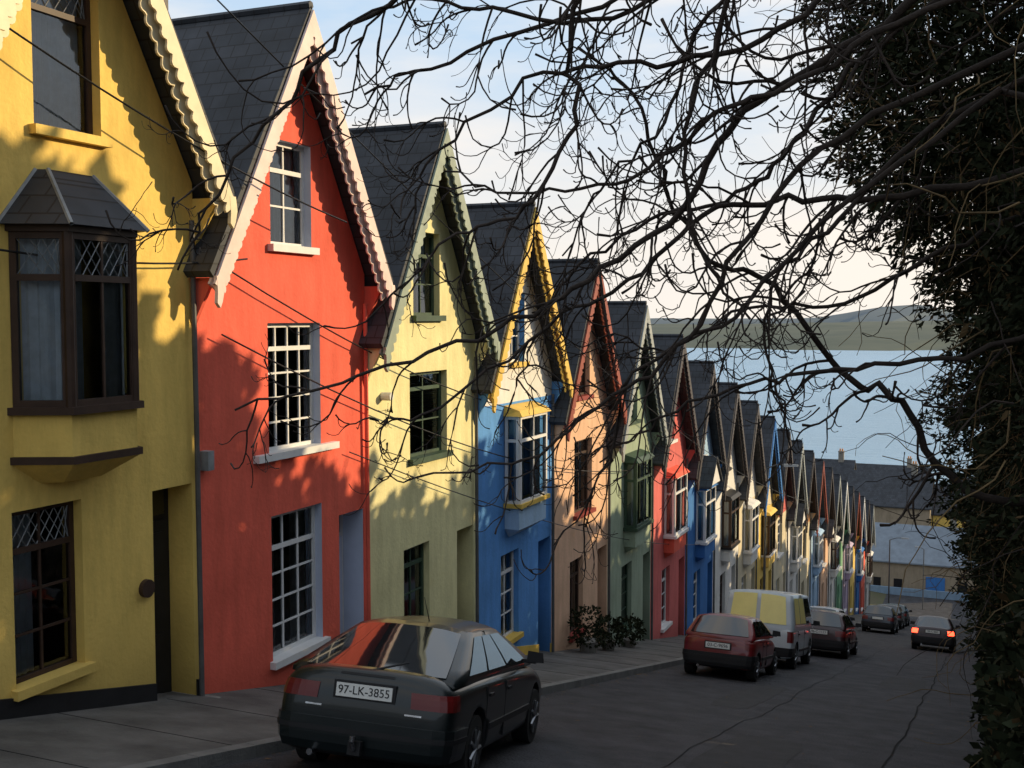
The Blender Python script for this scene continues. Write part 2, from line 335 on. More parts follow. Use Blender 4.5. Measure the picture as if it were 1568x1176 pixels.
def crack(x0,y0,y1,wd_,amp):
    pts=[(x0+amp*math.sin(y*.7)+amp*.6*math.sin(y*2.1)+random.uniform(-.02,.02),y) for y in np.arange(y0,y1,.5)]
    for (a,b) in zip(pts[:-1],pts[1:]): p.poly([(a[0],a[1],-G*a[1]+.008),(a[0]+wd_,a[1],-G*a[1]+.008),(b[0]+wd_,b[1],-G*b[1]+.008),(b[0],b[1],-G*b[1]+.008)],CRK)
crack(-1.1,9,75,.028,.03); crack(-3.4,10,50,.012,.05)
p.build('road_repairs')
PAV=mat('pavement_concrete',(.13,.125,.12),.9,.25,1.5,.6,40); KERB=mat('kerb_stone',(.17,.17,.165),.85,.2,3,.5,40)
p=MB(); strip(p,FX-.4,-6.93,-25,END,.128,PAV,60)
y=-25
while y<END:
    b=min(y+.9,END); p.hexa([(-6.93,y+.006,-G*y-.1),(-6.78,y+.006,-G*y-.1),(-6.78,b,-G*b-.1),(-6.93,b,-G*b-.1),(-6.93,y+.006,-G*y+.13),(-6.785,y+.006,-G*y+.125),(-6.785,b,-G*b+.125),(-6.93,b,-G*b+.13)],KERB); y+=.9
for y in np.arange(0,118,1.8): p.hexa([(-9.3,y,-G*y+.1),(-6.94,y,-G*y+.1),(-6.94,y+.014,-G*(y+.014)+.1),(-9.3,y+.014,-G*(y+.014)+.1),(-9.3,y,-G*y+.131),(-6.94,y,-G*y+.131),(-6.94,y+.014,-G*(y+.014)+.131),(-9.3,y+.014,-G*(y+.014)+.131)],CRK)
p.build('pavement')
# fallen leaves along the gutter
gl_=MB(); DL=mat('fallen_leaf_brown',(.16,.1,.04),.9,.3,20,col2=(.08,.05,.025)); rg=random.Random(5)
for i in range(900):
    y=rg.uniform(6,60); x=rg.choice([-6.74+abs(rg.gauss(0,.1)),.25-abs(rg.gauss(0,.35)),rg.uniform(-6.7,.2)] ); a=rg.uniform(0,6.28); s_=rg.uniform(.02,.045)
    z=-G*y+.012; ca,sa=math.cos(a)*s_,math.sin(a)*s_
    P=[(x+ca,y+sa),(x-sa*.5,y+ca*.5),(x-ca,y-sa),(x+sa*.5,y-ca*.5)]
    gl_.poly([(q[0],q[1],-G*q[1]+.012+rg.uniform(0,.012)) for q in P],DL)
gl_.build('fallen_leaves')
STONE=mat('stone_wall_stone',(.13,.12,.1),.95,.35,4,.9,14)
w=MB()
for i in range(56):
    a=-10+i*2.4;b=a+2.4
    if a>END-2: break
    h=1.75; w.hexa([(.32,a,-G*a-.2),(.75,a,-G*a-.2),(.75,b,-G*b-.2),(.32,b,-G*b-.2),(.36,a,-G*a+h),(.72,a,-G*a+h),(.72,b,-G*b+h),(.36,b,-G*b+h)],STONE)
w.build('stone_wall')
# ------------------------------------------------------------------ sea, far land
SEA=-60.0
def seamat():
    m=mat('sea_water',(.26,.42,.58),.4,.06,.004,spec=.5); nt=m.node_tree;N=nt.nodes;L=nt.links;b=N['Principled BSDF']
    tc=N.new('ShaderNodeTexCoord'); mp=N.new('ShaderNodeMapping'); mp.inputs['Scale'].default_value=(.03,.12,.1); L.new(tc.outputs['Object'],mp.inputs[0])
    n=N.new('ShaderNodeTexNoise'); n.inputs['Scale'].default_value=1.5; n.inputs['Detail'].default_value=9; n.inputs['Roughness'].default_value=.7; L.new(mp.outputs[0],n.inputs['Vector'])
    bp=N.new('ShaderNodeBump'); bp.inputs['Strength'].default_value=.9; bp.inputs['Distance'].default_value=3.5; L.new(n.outputs['Fac'],bp.inputs['Height']); L.new(bp.outputs[0],b.inputs['Normal']); return m
s=MB(); SM=seamat(); s.poly([(-12000,330,SEA),(9000,330,SEA),(9000,24000,SEA),(-12000,24000,SEA)],SM); s.build('sea')
LAND=mat('hazy_land',(.1,.115,.09),.95,.2,.006,col2=(.055,.075,.065)); HILL=mat('hazy_hill',(.11,.14,.165),.95,.1,.002,col2=(.085,.115,.14))  # distance haze is mixed into both base colours
def landmass(name,pts,m,depth=900):
    b=MB()
    for (p,q) in zip(pts[:-1],pts[1:]):
        for k in range(6):
            t0,t1=k/6,(k+1)/6
            f=lambda P,t:(P[0]+depth*.3*t,P[1]+depth*t,SEA-1+(P[2]+1)*math.sin(t*math.pi*.5)**.8+1.5*math.sin(P[0]*.05+t*9)*t)
            b.poly([f(p,t0),f(q,t0),f(q,t1),f(p,t1)],m)
    b.build(name,smooth=True)
random.seed(3)
def prof(x0,x1,n,y0,hf):
    return [(x0+(x1-x0)*i/n,y0+40*math.sin(i*.9)+25*math.sin(i*2.3),hf((i/n))+random.uniform(-1.5,1.5)) for i in range(n+1)]
landmass('far_shore',prof(-2500,1500,60,2150,lambda t:46+6*math.sin(t*14)),LAND,1100)
landmass('far_hills',prof(-1500,1500,90,3300,lambda t:56+46*math.exp(-((t-.35)/.055)**2)+20*math.exp(-((t-.55)/.1)**2)),HILL,700)
# ------------------------------------------------------------------ bottom of the street buildings
def block(name,x0,x1,y0,y1,zb,ze,zr,wm,rm,wins=0):
    root=empty(name,((x0+x1)/2,(y0+y1)/2,zb)); b=MB(); X=(x1-x0)/2;Y=(y1-y0)/2;H=ze-zb;R=zr-zb
    b.box(-X,X,-Y,Y,-4,H,wm)
    b.poly([(-X,-Y,H+.002),(-X,Y,H+.002),(-X,0,R)],wm); b.poly([(X,-Y,H+.002),(X,Y,H+.002),(X,0,R)],wm); b.build('walls',root)
    r=MB()
    for sg in (-1,1): r.hexa([(-X-.2,sg*(Y+.3),H-.1),(X+.2,sg*(Y+.3),H-.1),(X+.2,0,R),(-X-.2,0,R),(-X-.2,sg*(Y+.3),H+.05),(X+.2,sg*(Y+.3),H+.05),(X+.2,0,R+.15),(-X-.2,0,R+.15)],rm)
    r.build('roof',root)
    w=MB()
    for i in range(wins):
        xx=-X+(2*X)*(i+.5)/wins
        w.box(xx-.45,xx+.45,-Y-.05,-Y-.003,H*.45,H*.75,DARK); w.box(xx-.5,xx+.5,-Y-.09,-Y-.003,H*.45-.1,H*.45,WHITE)
    if wins: w.build('windows',root)
    c=MB(); c.box(X*.5,X*.5+.7,-.35,.35,H,R+1.2,CONC); c.box(X*.5-.05,X*.5+.75,-.4,.4,R+1.2,R+1.3,CONC)
    c.cyl((X*.5+.2,0,R+1.45),(0,0,1),.1,.35,org,8); c.cyl((X*.5+.5,0,R+1.45),(0,0,1),.1,.35,org,8); c.build('chimney',root)
    return root
PALER=mat('pale_slate',(.2,.24,.29),.6,.15,1); BEIGE=RW('beige',(.33,.27,.2))
e=block('harbour_building',-12,-.5,131,139,-29.6,-25.3,-21.8,BEIGE,PALER,0)
w=MB(); w.box(.6,2.6,-4.06,-4.003,0.2,2.9,dbl); w.box(-2.8,-1.9,-4.06,-4.003,1.2,2.4,DARK); w.box(-5,-4.2,-4.06,-4.003,1.2,2.4,DARK); w.box(3.9,4.9,-4.06,-4.003,1.2,2.6,DARK); w.build('openings',e)
block('town_house',-16,-6,146,155,-31,-21.5,-17.8,BEIGE,SLATE,4)
block('town_house',-6,3,150,158,-31,-22.8,-19.6,yel,SLATE,4)
block('town_house',-24,-16,150,158,-31,-21,-17,crm,SLATE,3)
block('town_house',3.2,13,146,154,-31,-23,-19.6,BEIGE,SLATE,4)
block('town_house',-34,-25,140,148,-31,-20,-16,BEIGE,SLATE,3)
block('town_house',-3.5,9,175,185,-36,-26,-22,wh,SLATE,4)
block('town_house',-20,-8,178,187,-36,-25,-21,pea,SLATE,4)
w=MB(); w.box(-13,1,130,130.25,-29.7,-28.0,lbl); w.build('low_wall')
# ------------------------------------------------------------------ cathedral tower
def tower():
    ST=mat('limestone',(.22,.2,.17),.9,.2,.8,.4,6); root=empty('cathedral_tower',(-48.5,52,2.6)); b=MB()
    b.box(-2.2,2.2,-2.2,2.2,-16,17.6,ST); b.box(-2.4,2.4,-2.4,2.4,17.6,18.1,ST)
    for i in range(-2,3):
        for j in (-2.3,2.3): b.box(i-.25,i+.25,j-.1,j+.1,18.1,18.9,ST); b.box(j-.1,j+.1,i*.95-.25,i*.95+.25,18.1,18.9,ST)
    for sx in (-1,1):
        for sy in (-1,1):
            x,y=sx*2.2,sy*2.2; b.box(x-.4,x+.4,y-.4,y+.4,8,19.6,ST)
            b.hexa([(x-.4,y-.4,19.6),(x+.4,y-.4,19.6),(x+.4,y+.4,19.6),(x-.4,y+.4,19.6),(x-.03,y-.03,22),(x+.03,y-.03,22),(x+.03,y+.03,22),(x-.03,y+.03,22)],ST)
    b.box(-.7,.7,-2.25,-2.205,10,16,DARK); b.box(2.205,2.25,-.7,.7,10,16,DARK); b.build('shaft',root)
tower()
# ------------------------------------------------------------------ foliage
def leafmat(name,c1,c2): return mat(name,c1,.8,.1,6,spec=.08,col2=c2)
LEAF=leafmat('evergreen_leaf',(.036,.04,.02),(.015,.02,.011)); LEAF2=leafmat('ivy_leaf',(.026,.033,.016),(.012,.017,.01)); DEAD=leafmat('dry_leaf',(.12,.08,.04),(.06,.04,.02))
BARK=mat('bark',(.045,.033,.027),.9,.3,12,.5,40,col2=(.022,.017,.015)); VINE=mat('vine_stem',(.19,.13,.06),.9,.3,5,col2=(.08,.055,.03))
def leaves(name,C,Dir,size,mats,mprob,parent=None,asp=.4):
    n=len(C); d=Dir+rng.normal(0,.55,(n,3)); d/=np.linalg.norm(d,axis=1)[:,None]
    u=np.cross(d,rng.normal(0,1,(n,3))); u/=np.linalg.norm(u,axis=1)[:,None]
    s=size*rng.uniform(.6,1.4,(n,1))
    v=np.empty((n,4,3)); v[:,0]=C; v[:,1]=C+d*s*.5+u*s*asp*.5; v[:,2]=C+d*s; v[:,3]=C+d*s*.5-u*s*asp*.5
    me=bpy.data.meshes.new(name); me.vertices.add(n*4); me.vertices.foreach_set('co',v.reshape(-1))
    me.loops.add(n*4); me.loops.foreach_set('vertex_index',np.arange(n*4)); me.polygons.add(n)
    me.polygons.foreach_set('loop_start',np.arange(n)*4); me.polygons.foreach_set('loop_total',np.full(n,4))
    for m in mats: me.materials.append(m)
    me.polygons.foreach_set('material_index',rng.choice(len(mats),n,p=mprob).astype(np.int32)); me.update(calc_edges=True)
    o=bpy.data.objects.new(name,me); bpy.context.collection.objects.link(o)
    if parent: o.parent=parent
    return o
def clumps(blobs,per,spread,elong):
    Cs=[];Ds=[]
    for (cx,cy,cz,rx,ry,rz,nc) in blobs:
        d=rng.normal(0,1,(nc,3)); d/=np.linalg.norm(d,axis=1)[:,None]
        r=rng.uniform(.45,1.0,(nc,1))**.5*(1+rng.normal(0,.07,(nc,1)))
        c=np.array([cx,cy,cz])+d*r*np.array([rx,ry,rz])
        od=d+rng.normal(0,.5,(nc,3))+np.array([0,0,-.1]); od/=np.linalg.norm(od,axis=1)[:,None]
        for i in range(per):
            t=rng.uniform(0,1,(nc,1)); Cs.append(c+od*t*elong+rng.normal(0,spread,(nc,3))*(1.1-t)); Ds.append(od)
    return np.concatenate(Cs),np.concatenate(Ds)
variants=[]
for v in range(3):
    bl_=[]
    for k in range(9):
        h=1.6+k*.85; rr=2.15 if k<7 else (1.8 if k==7 else 1.1)
        bl_.append((rng.normal(0,.15),rng.normal(0,.2),h,rr,rr*1.1,.9,60 if k<4 else 85))
    C,D=clumps(bl_,10,.2,.5); o=leaves('crown',C,D,.42,[LEAF,LEAF2],[.6,.4],None,.65); variants.append(o.data); bpy.data.objects.remove(o)
tr=MB(); tr.tube([(0,0,-1),(0.05,.05,3),(-.05,.1,6),(.05,0,9)],[.22,.17,.1,.03],BARK,8)
for k in range(14):
    a=k*2.4; h=1.5+k*.5; l=1.9-.08*k; tr.tube([(0,0,h),(math.cos(a)*l*.5,math.sin(a)*l*.5,h+.25),(math.cos(a)*l,math.sin(a)*l,h+.3)],[.06,.04,.015],BARK,5)
t0=tr.build('trunk'); trd=t0.data; bpy.data.objects.remove(t0)
hx=[6,12,14.2,15.6,17,19,21.5,24,26.5,29,31,33,35,38,44,52,64,80,100,120]; hh=[13,15.5,15.2,13.4,10.6,10.2,9.8,9.2,9.5,10.2,10.4,9.2,9.0,9.6,9.8,9.3,9.8,9.5,9.8,9.5]
i=0; y=7.4
while y<119:
    h=float(np.interp(y,hx,hh))+.35*math.sin(i*2.1); x=2.8+.2*math.sin(i*1.3)+(1.1 if y<14 else 0)
    e=empty('evergreen_tree',(x,y,zg(y)+1.0)); sc=(h-1.0)/9.55
    for dat in (variants[i%3],trd):
        o=bpy.data.objects.new('crown' if dat is not trd else 'trunk',dat); bpy.context.collection.objects.link(o); o.parent=e
    e.scale=(1.0,1.0,sc); e.rotation_euler=(0,0,i*1.3); i+=1; y+=3.0 if y<60 else 3.5
e=empty('ivy_covered_tree',(1.7,9.5,0))
def rel(l): return [(a-1.7,b-9.5,c,*r) for (a,b,c,*r) in l]
bb=rel([(.6,8.2,4.6,1.5,1.7,1.6,750),(.0,10.5,4.9,1.35,1.8,1.5,750),(-.15,10.2,3.9,.95,1.6,.95,800),(.2,9.6,3.3,.8,1.4,.9,500),(.9,9,3.0,1.15,2,1.2,550),(.65,11.5,2.3,.95,2.2,1.3,550),(.6,13.5,1.0,1.05,2.4,1.5,650),(.55,15,-.6,.7,2.6,1.4,500),(.62,12,-.6,.5,2.6,1.4,350),(1.2,7,2.2,1.1,1.5,2.0,300),(-.25,12,5.6,1.4,1.8,1.3,600),(.8,14,3.0,.9,2,2.5,450)])
C,D=clumps(bb,22,.06,.32); leaves('foliage',C,D,.07,[LEAF,LEAF2,DEAD],[.5,.44,.06],e,.36)
t=MB(); t.tube([(0,0,-1.6),(-.1,.1,1.5),(-.5,.2,3.6),(-1.1,.5,5.2)],[.24,.2,.14,.06],BARK,8)
for k in range(26):
    a=rng.uniform(0,6.28); h=rng.uniform(.5,4.5); l=rng.uniform(.8,1.6); x0=-.1-.1*h
    t.tube([(x0,.1,h),(x0+math.cos(a)*l*.5,math.sin(a)*l*.6,h+.2),(x0+math.cos(a)*l,math.sin(a)*l*1.2,h-.1)],[.05,.03,.01],BARK,5)
for k in range(420):
    bq=bb[rng.integers(0,len(bb))]; d=rng.normal(0,1,3); d/=np.linalg.norm(d); d[0]=-abs(d[0]); d[1]-=.5
    p=Vector((bq[0]+d[0]*bq[3]*1.05,bq[1]+d[1]*bq[4]*.9,bq[2]+d[2]*bq[5])); P=[p]; dd=Vector((rng.normal(0,.5)-.3,rng.normal(0,.5),rng.normal(0,.6)))
    for q in range(9):
        dd=(dd+Vector((rng.normal(0,.3),rng.normal(0,.3),rng.normal(-.12,.3)))).normalized(); p=p+dd*.12; P.append(p.copy())
    t.tube(P,[.006*(1-.07*q) for q in range(10)],VINE if k%3 else BARK,4)
t.build('trunk',e)
bb2=[(.5,y,-G*y+1.2+rng.normal(0,.25),.38,1.6,.9+rng.uniform(0,.4),260 if y<40 else 110) for y in np.arange(7,118,2.2)]
C,D=clumps(bb2,12,.05,.15); leaves('ivy',C,D,.08,[LEAF2,LEAF,DEAD],[.6,.34,.06],None,.8)
# ------------------------------------------------------------------ bare branches
PHI=math.radians(23.15)
bt=empty('bare_tree',(0,0,2.33)); bt.rotation_euler=(0,0,PHI)
bm=MB(); R=random.Random(11)
def cr(P,n):
    out=[];P=[Vector(p) for p in P]; Q=[P[0]*2-P[1]]+P+[P[-1]*2-P[-2]]
    for i in range(1,len(Q)-2):
        for k in range(n):
            t=k/n; a,b,c,d=Q[i-1],Q[i],Q[i+1],Q[i+2]
            out.append(.5*((2*b)+(c-a)*t+(2*a-5*b+4*c-d)*t*t+(3*b-a-3*c+d)*t**3))
    out.append(P[-1]); return out
def twig(p,d,L,r,depth):
    n=9; pts=[p]; q=Vector(p); dd=Vector(d).normalized(); st=L/n
    curl=R.uniform(.14,.42); side=Vector((R.uniform(-1,1),R.uniform(-1,1),0))*.12; k0=R.uniform(.3,.6)
    for i in range(n):
        g=-.2 if i<n*k0 else curl*1.3
        if q.z<-1.35: g=max(g,.3)
        dd=(dd+Vector((0,0,g))+side+Vector((R.gauss(0,.11),R.gauss(0,.11),R.gauss(0,.11)))).normalized(); q=q+dd*st; pts.append(q.copy())
    rad=[r*(1-.5*i/n) for i in range(n+1)]; rad[-1]*=1.8; rad[-2]*=1.3
    bm.tube(pts,rad,BARK,5)
    if depth>0:
        for k in range(R.randint(2,4)):
            i=R.randint(2,n-1); t=(pts[i]-pts[i-1]).normalized()
            nd=(t+Vector((R.gauss(0,.6),R.gauss(0,.5),R.gauss(0,.55)))).normalized()
            twig(pts[i],nd,L*R.uniform(.3,.6),rad[i]*.78,depth-1)
def main(P,r0,r1,ntw,tl=.72):
    pts=cr(P,6); n=len(pts); pts=[p+Vector((R.gauss(0,.015),R.gauss(0,.02),R.gauss(0,.015))) for p in pts]
    r0*=1.0; rad=[r0+(r1-r0)*(i/(n-1))**.8 for i in range(n)]; bm.tube(pts,rad,BARK,7)
    ntw=int(ntw*1.3)
    for k in range(ntw):
        f=(k+R.random())/ntw; i=min(n-2,max(1,int((.12+.88*f)*n))); t=(pts[i+1]-pts[i-1]).normalized()
        nd=(t*.9+Vector((R.gauss(-.15,.45),R.gauss(0,.45),R.gauss(-.1,.6)))).normalized()
        twig(pts[i],nd,tl*R.uniform(.4,1.2)*(1 if f<.75 else .7),max(.006,rad[i]*.52),2 if R.random()<.5 else 1)
T=(3.6,5.2,2.2)
mains=[
 ([T,(2.9,5.6,2.3),(1.9,5.9,1.5),(1.22,6,1.08),(.9,6,.55),(.41,6,.19),(-.08,5.9,-.05),(-.8,5.8,-.32),(-1.42,5.7,-.46)],.034,.006,17),
 ([T,(2.5,5.3,2.0),(1.25,5.5,1.65),(.41,5.5,1.5),(-.3,5.5,1.25),(-.72,5.5,1.08)],.024,.006,13),
 ([(3.4,5,3.2),(1.9,5.2,2.3),(.6,5.2,1.8),(-.15,5.2,1.65),(-.75,5.2,1.35),(-1.05,5.3,1.02),(-1.4,5.3,.6),(-1.62,5.4,.22)],.024,.005,9),
 ([(3.6,6.2,1.0),(2.4,6.4,.7),(1.7,6.5,.68),(1.12,6.5,.58),(.66,6.4,.2),(.2,6.4,-.06),(-.52,6.3,-.55),(-.8,6.3,-.58)],.026,.005,16),
 ([(3.8,7,-1.2),(2.9,7,-1.08),(2.45,7,-.55),(2.08,7,-.35),(1.63,6.9,.18),(1.22,6.8,.35),(.93,6.7,.75),(.7,6.6,1.3),(.4,6.5,1.55)],.03,.008,16),
 ([(3.6,6.4,.1),(2.6,6.4,-.22),(1.85,6.3,-.3),(1.35,6.3,-.38),(.82,6.2,-.58),(.5,6.2,-.8)],.02,.005,9),
 ([(3.5,5.8,1.8),(1.9,5.9,1.05),(1.3,5.9,.52),(.94,5.9,-.12),(.52,5.9,-.42),(.05,5.8,-.75),(-.5,5.8,-.85)],.022,.005,12),
 ([(2.6,6,1.2),(1.65,6,.48),(1.12,6,-.05),(.63,6,-.34),(.52,6,-.78),(.24,6,-1.25)],.018,.004,8),
 ([(3.5,6.2,1.6),(2.35,6.3,1.05),(1.85,6.3,.55),(1.5,6.3,.23),(1.45,6.3,-.28),(1.58,6.3,-.62)],.022,.005,10),
 ([(2.6,5.5,3.0),(1.4,5.6,2.2),(1.03,5.6,1.4),(.86,5.6,.82),(.95,5.6,.3),(1.2,5.6,-.02)],.022,.006,12),
 ([(2.4,5,3.0),(.75,5.2,2.1),(.3,5.2,1.42),(.28,5.2,.9),(.05,5.2,.5),(-.28,5.2,.38),(-.52,5.2,.1)],.02,.005,13),
 ([(3.4,5.6,2.8),(2.0,5.8,2.0),(1.38,5.8,1.48),(.75,5.8,1.3),(.16,5.8,1.24),(-.36,5.7,.84),(-.5,5.7,.53)],.024,.005,15),
 ([(3.0,5.2,2.9),(1.1,5.3,2.0),(.57,5.3,1.42),(-.1,5.3,1.42),(-.48,5.3,1.48),(-.75,5.3,1.28)],.018,.005,12),
 ([(3.6,5.5,1.5),(2.2,5.6,1.55),(1.5,5.6,1.2),(1.0,5.6,1.0),(.6,5.6,.7),(.1,5.6,.62),(-.35,5.6,.72)],.022,.005,14),
 ([(3.6,6.5,2.2),(2.4,6.6,1.8),(1.7,6.6,1.1),(1.4,6.6,.75),(.9,6.6,.6),(.4,6.6,.3),(.1,6.5,-.2),(.0,6.5,-.5)],.022,.005,14),
 ([(3.7,7,.9),(2.7,7,.4),(2.1,7,.1),(1.5,7,.05),(.95,6.9,-.2),(.6,6.9,-.1)],.02,.005,12),
 ([(2.8,6.3,2.8),(1.7,6.4,2.1),(1.1,6.4,1.7),(.85,6.4,1.1),(.5,6.4,.75),(.3,6.4,.35)],.02,.005,14),
]
for P,a,b,nt in mains: main(P,a,b,nt)
bm.tube([(3.9,5.0,-3.6),(3.75,5.05,-1.2),(3.7,5.1,.4),T,(3.4,5,3.2),(3.0,5.2,4.4)],[.17,.15,.13,.1,.07,.03],BARK,10)
for q in mains: bm.tube([(3.7,5.1,max(-1.2,min(2.8,q[0][0][2]-.5))),q[0][0]],[q[1]*1.6,q[1]],BARK,6)
bm.build('branches',bt,smooth=True)
# ------------------------------------------------------------------ cars
CG=mat('car_glass',(.012,.014,.016),.04,.0,1,spec=.9,coat=.4); TYRE=mat('tyre',(.02,.02,.02),.85,.1); RIM=mat('alloy',(.3,.31,.33),.35,.1,metal=.8); TRIM=mat('black_trim',(.018,.018,.02),.55,.1)
LAMPR=mat('tail_lamp',(.13,.008,.008),.3,.05,spec=.4,coat=.1); PLATE=mat('number_plate',(.75,.75,.72),.4,.03); CHR=mat('chrome',(.5,.5,.52),.2,.05,metal=1)
def paint(name,c,coat=.6): return mat(name,c,.35,.03,1,spec=.4,coat=coat)
def place(e,x,y,yaw,sc=1):
    th=math.radians(yaw); f=Vector((-math.sin(th),math.cos(th),-G*math.cos(th))).normalized(); n=Vector((0,G,1)).normalized(); r_=f.cross(n).normalized(); n=r_.cross(f)
    M=Matrix((r_,f,n)).transposed().to_4x4(); M.translation=Vector((x,y,-G*y+.005)); e.matrix_world=M@Matrix.Scale(sc,4)
def finish(o,dist):
    b_=bmesh.new(); b_.from_mesh(o.data); bmesh.ops.remove_doubles(b_,verts=b_.verts,dist=dist); bmesh.ops.recalc_face_normals(b_,faces=b_.faces)
    for f in b_.faces: f.smooth=True
    b_.to_mesh(o.data); b_.free()
def car(name,x,y,yaw,pm,L,Wd,H,st,gh,wheels,wr=.3,sc=1,plate=None,lit=False,pz=.78,lampz=(.68,.86),lampw=.34,detail=False,winmat=None,split=False):
    e=empty(name); w=Wd/2
    b=MB(); k=b.mi(pm); kt=b.mi(TRIM); rows=[]
    for (yy,ww,zt,zs,zb) in st:
        ww*=w; half=[(0,zb),(ww*.84,zb),(ww*.95,zb+.05),(ww*.985,zb+.16),(ww,(zb+zs)/2+.02),(ww*.992,zs-.1),(ww*.965,zs-.02),(ww*.9,zs+.015+(zt-zs)*.3),(ww*.7,zt-.012),(ww*.35,zt),(0,zt+.004)]
        ring=[(x_,yy,z_) for x_,z_ in half]+[(-x_,yy,z_) for x_,z_ in half[-2:0:-1]]
        rows.append(len(b.v)); b.v+=ring; ns=len(ring)
    for i in range(len(rows)-1):
        for j in range(ns):
            q=(j+1)%ns; b.f.append((rows[i]+j,rows[i]+q,rows[i+1]+q,rows[i+1]+j)); b.m.append(kt if j in(0,ns-1) else k)
    b.f.append(tuple(rows[0]+j for j in range(ns-1,-1,-1))); b.m.append(k); b.f.append(tuple(rows[-1]+j for j in range(ns))); b.m.append(k)
    bo=b.build('body',e,smooth=True)
    cm=MB()
    for wy in wheels:
        for sg in (-1,1): cm.cyl((sg*(w-.08),wy,wr+.02),(1,0,0),wr+.06,.4,TRIM,28)
    co_=cm.build('cut')
    ss=bo.modifiers.new('s','SUBSURF'); ss.levels=2; ss.render_levels=2
    bd=bo.modifiers.new('b','BOOLEAN'); bd.object=co_; bd.solver='EXACT'; bd.operation='DIFFERENCE'
    bpy.context.view_layer.update(); dg=bpy.context.evaluated_depsgraph_get(); me=bpy.data.meshes.new_from_object(bo.evaluated_get(dg))
    bo.modifiers.clear(); bo.data=me
    bpy.data.objects.remove(co_)
    bvh=BVHTree.FromPolygons([v.co.copy() for v in me.vertices],[tuple(p.vertices) for p in me.polygons])
    y0,y1,y2,y3,zb,zr,wb,wt=gh; wb*=w; wt*=w; NU=8
    def hw(v): return wb+(wt-wb)*(v**1.15)
    def yr(v): return y0+(y1-y0)*v
    def yf(v): return y3+(y2-y3)*v
    g=MB(); zz=lambda v: zb+(zr-.07-zb)*v
    vs=[-.12,0,.25,.5,.75,1.0]
    hwx=lambda v:hw(max(v,0))
    for sg in (-1,1):
        for a,bv in zip(vs[:-1],vs[1:]):
            for i in range(NU):
                P=lambda v,t:(sg*hwx(v),yr(max(v,0))+(yf(max(v,0))-yr(max(v,0)))*t,zz(v))
                t0,t1=i/NU,(i+1)/NU; g.poly([P(a,t0),P(a,t1),P(bv,t1),P(bv,t0)],pm)
    def roofpt(u,t): return (u*wt,y1+(y2-y1)*t,zr-.07+.07*(1-abs(u)**3)+.012*math.sin(math.pi*t))
    us=[-1,-.93,-.8,-.5,0,.5,.8,.93,1]
    for i in range(NU):
        for a,c_ in zip(us[:-1],us[1:]):
            t0,t1=i/NU,(i+1)/NU; g.poly([roofpt(a,t0),roofpt(c_,t0),roofpt(c_,t1),roofpt(a,t1)],pm)
    def scr(u,v,rear):
        bul=(.07 if rear else .1)*(1-u*u)*(1-v*.4); vv=max(v,0)
        return (u*hwx(v),(yr(vv)-bul) if rear else (yf(vv)+bul),zz(v)+(1-abs(u)**3)*.07*v)
    gl=MB(); wm=winmat or CG
    for rear in (True,False):
        for a,bv in zip(vs[:-1],vs[1:]):
            for p,q in zip(us[:-1],us[1:]): g.poly([scr(p,a,rear),scr(q,a,rear),scr(q,bv,rear),scr(p,bv,rear)],pm)
        t=0 if rear else 1
        for p,q in zip(us[:-1],us[1:]): g.poly([scr(p,1,rear),scr(q,1,rear),roofpt(q,t),roofpt(p,t)],pm)
        m=wm if rear else CG
        V_=[.06,.3,.6,.9]; o=(0,-.012 if rear else .012,.012)
        Us=[[-.86,-.6,-.3,0,.3,.6,.86]] if not (split and rear) else [[-.82,-.6,-.3,-.06],[.06,.3,.6,.82]]
        for U in Us:
            for a,bv in zip(V_[:-1],V_[1:]):
                for p,q in zip(U[:-1],U[1:]):
                    gl.poly([tuple(s_+o[i] for i,s_ in enumerate(scr(x_,v_,rear))) for x_,v_ in ((p,a),(q,a),(q,bv),(p,bv))],m)
    go=g.build('cabin',e); finish(go,.012)
    for sg in (-1,1):
        nw=3 if (y3-y0)>2.2 else 2
        cuts=[.1,.35,.62,.93] if nw==3 else [.12,.5,.92]
        for i in range(nw):
            m=winmat if (winmat and i<2) else CG
            vv=[.1,.4,.7,.92]
            for a,bv in zip(vv[:-1],vv[1:]):
                P=lambda v,t:(sg*(hw(v)+.009),yr(v)+(yf(v)-yr(v))*t,zz(v))
                t0=cuts[i]+.013;t1=cuts[i+1]-.013; gl.poly([P(a,t0),P(a,t1),P(bv,t1),P(bv,t0)],m)
    go=gl.build('windows',e); finish(go,.001)
    wh_=MB()
    for wy in wheels:
        for sg in (-1,1):
            wh_.cyl((sg*(w-.12),wy,wr),(1,0,0),wr,.2,TYRE,28); wh_.cyl((sg*(w-.07),wy,wr),(1,0,0),wr*.64,.12,TRIM,20)
            for q in range(7):
                an=q*2*math.pi/7; wh_.tube([(sg*(w-.012),wy,wr),(sg*(w-.012),wy+math.cos(an)*wr*.6,wr+math.sin(an)*wr*.6)],[.026,.02],RIM,5)
            wh_.cyl((sg*(w-.015),wy,wr),(1,0,0),wr*.16,.03,RIM,10)
    wh_.build('wheels',e)
    d=MB(); lm=LAMPR
    if lit:
        lm=bpy.data.materials.new('brake_lamp_lit'); lm.use_nodes=True; bb_=lm.node_tree.nodes['Principled BSDF']; bb_.inputs['Base Color'].default_value=(.6,.02,.01,1); bb_.inputs['Emission Color'].default_value=(1,.05,.02,1); bb_.inputs['Emission Strength'].default_value=7
    cy=.9
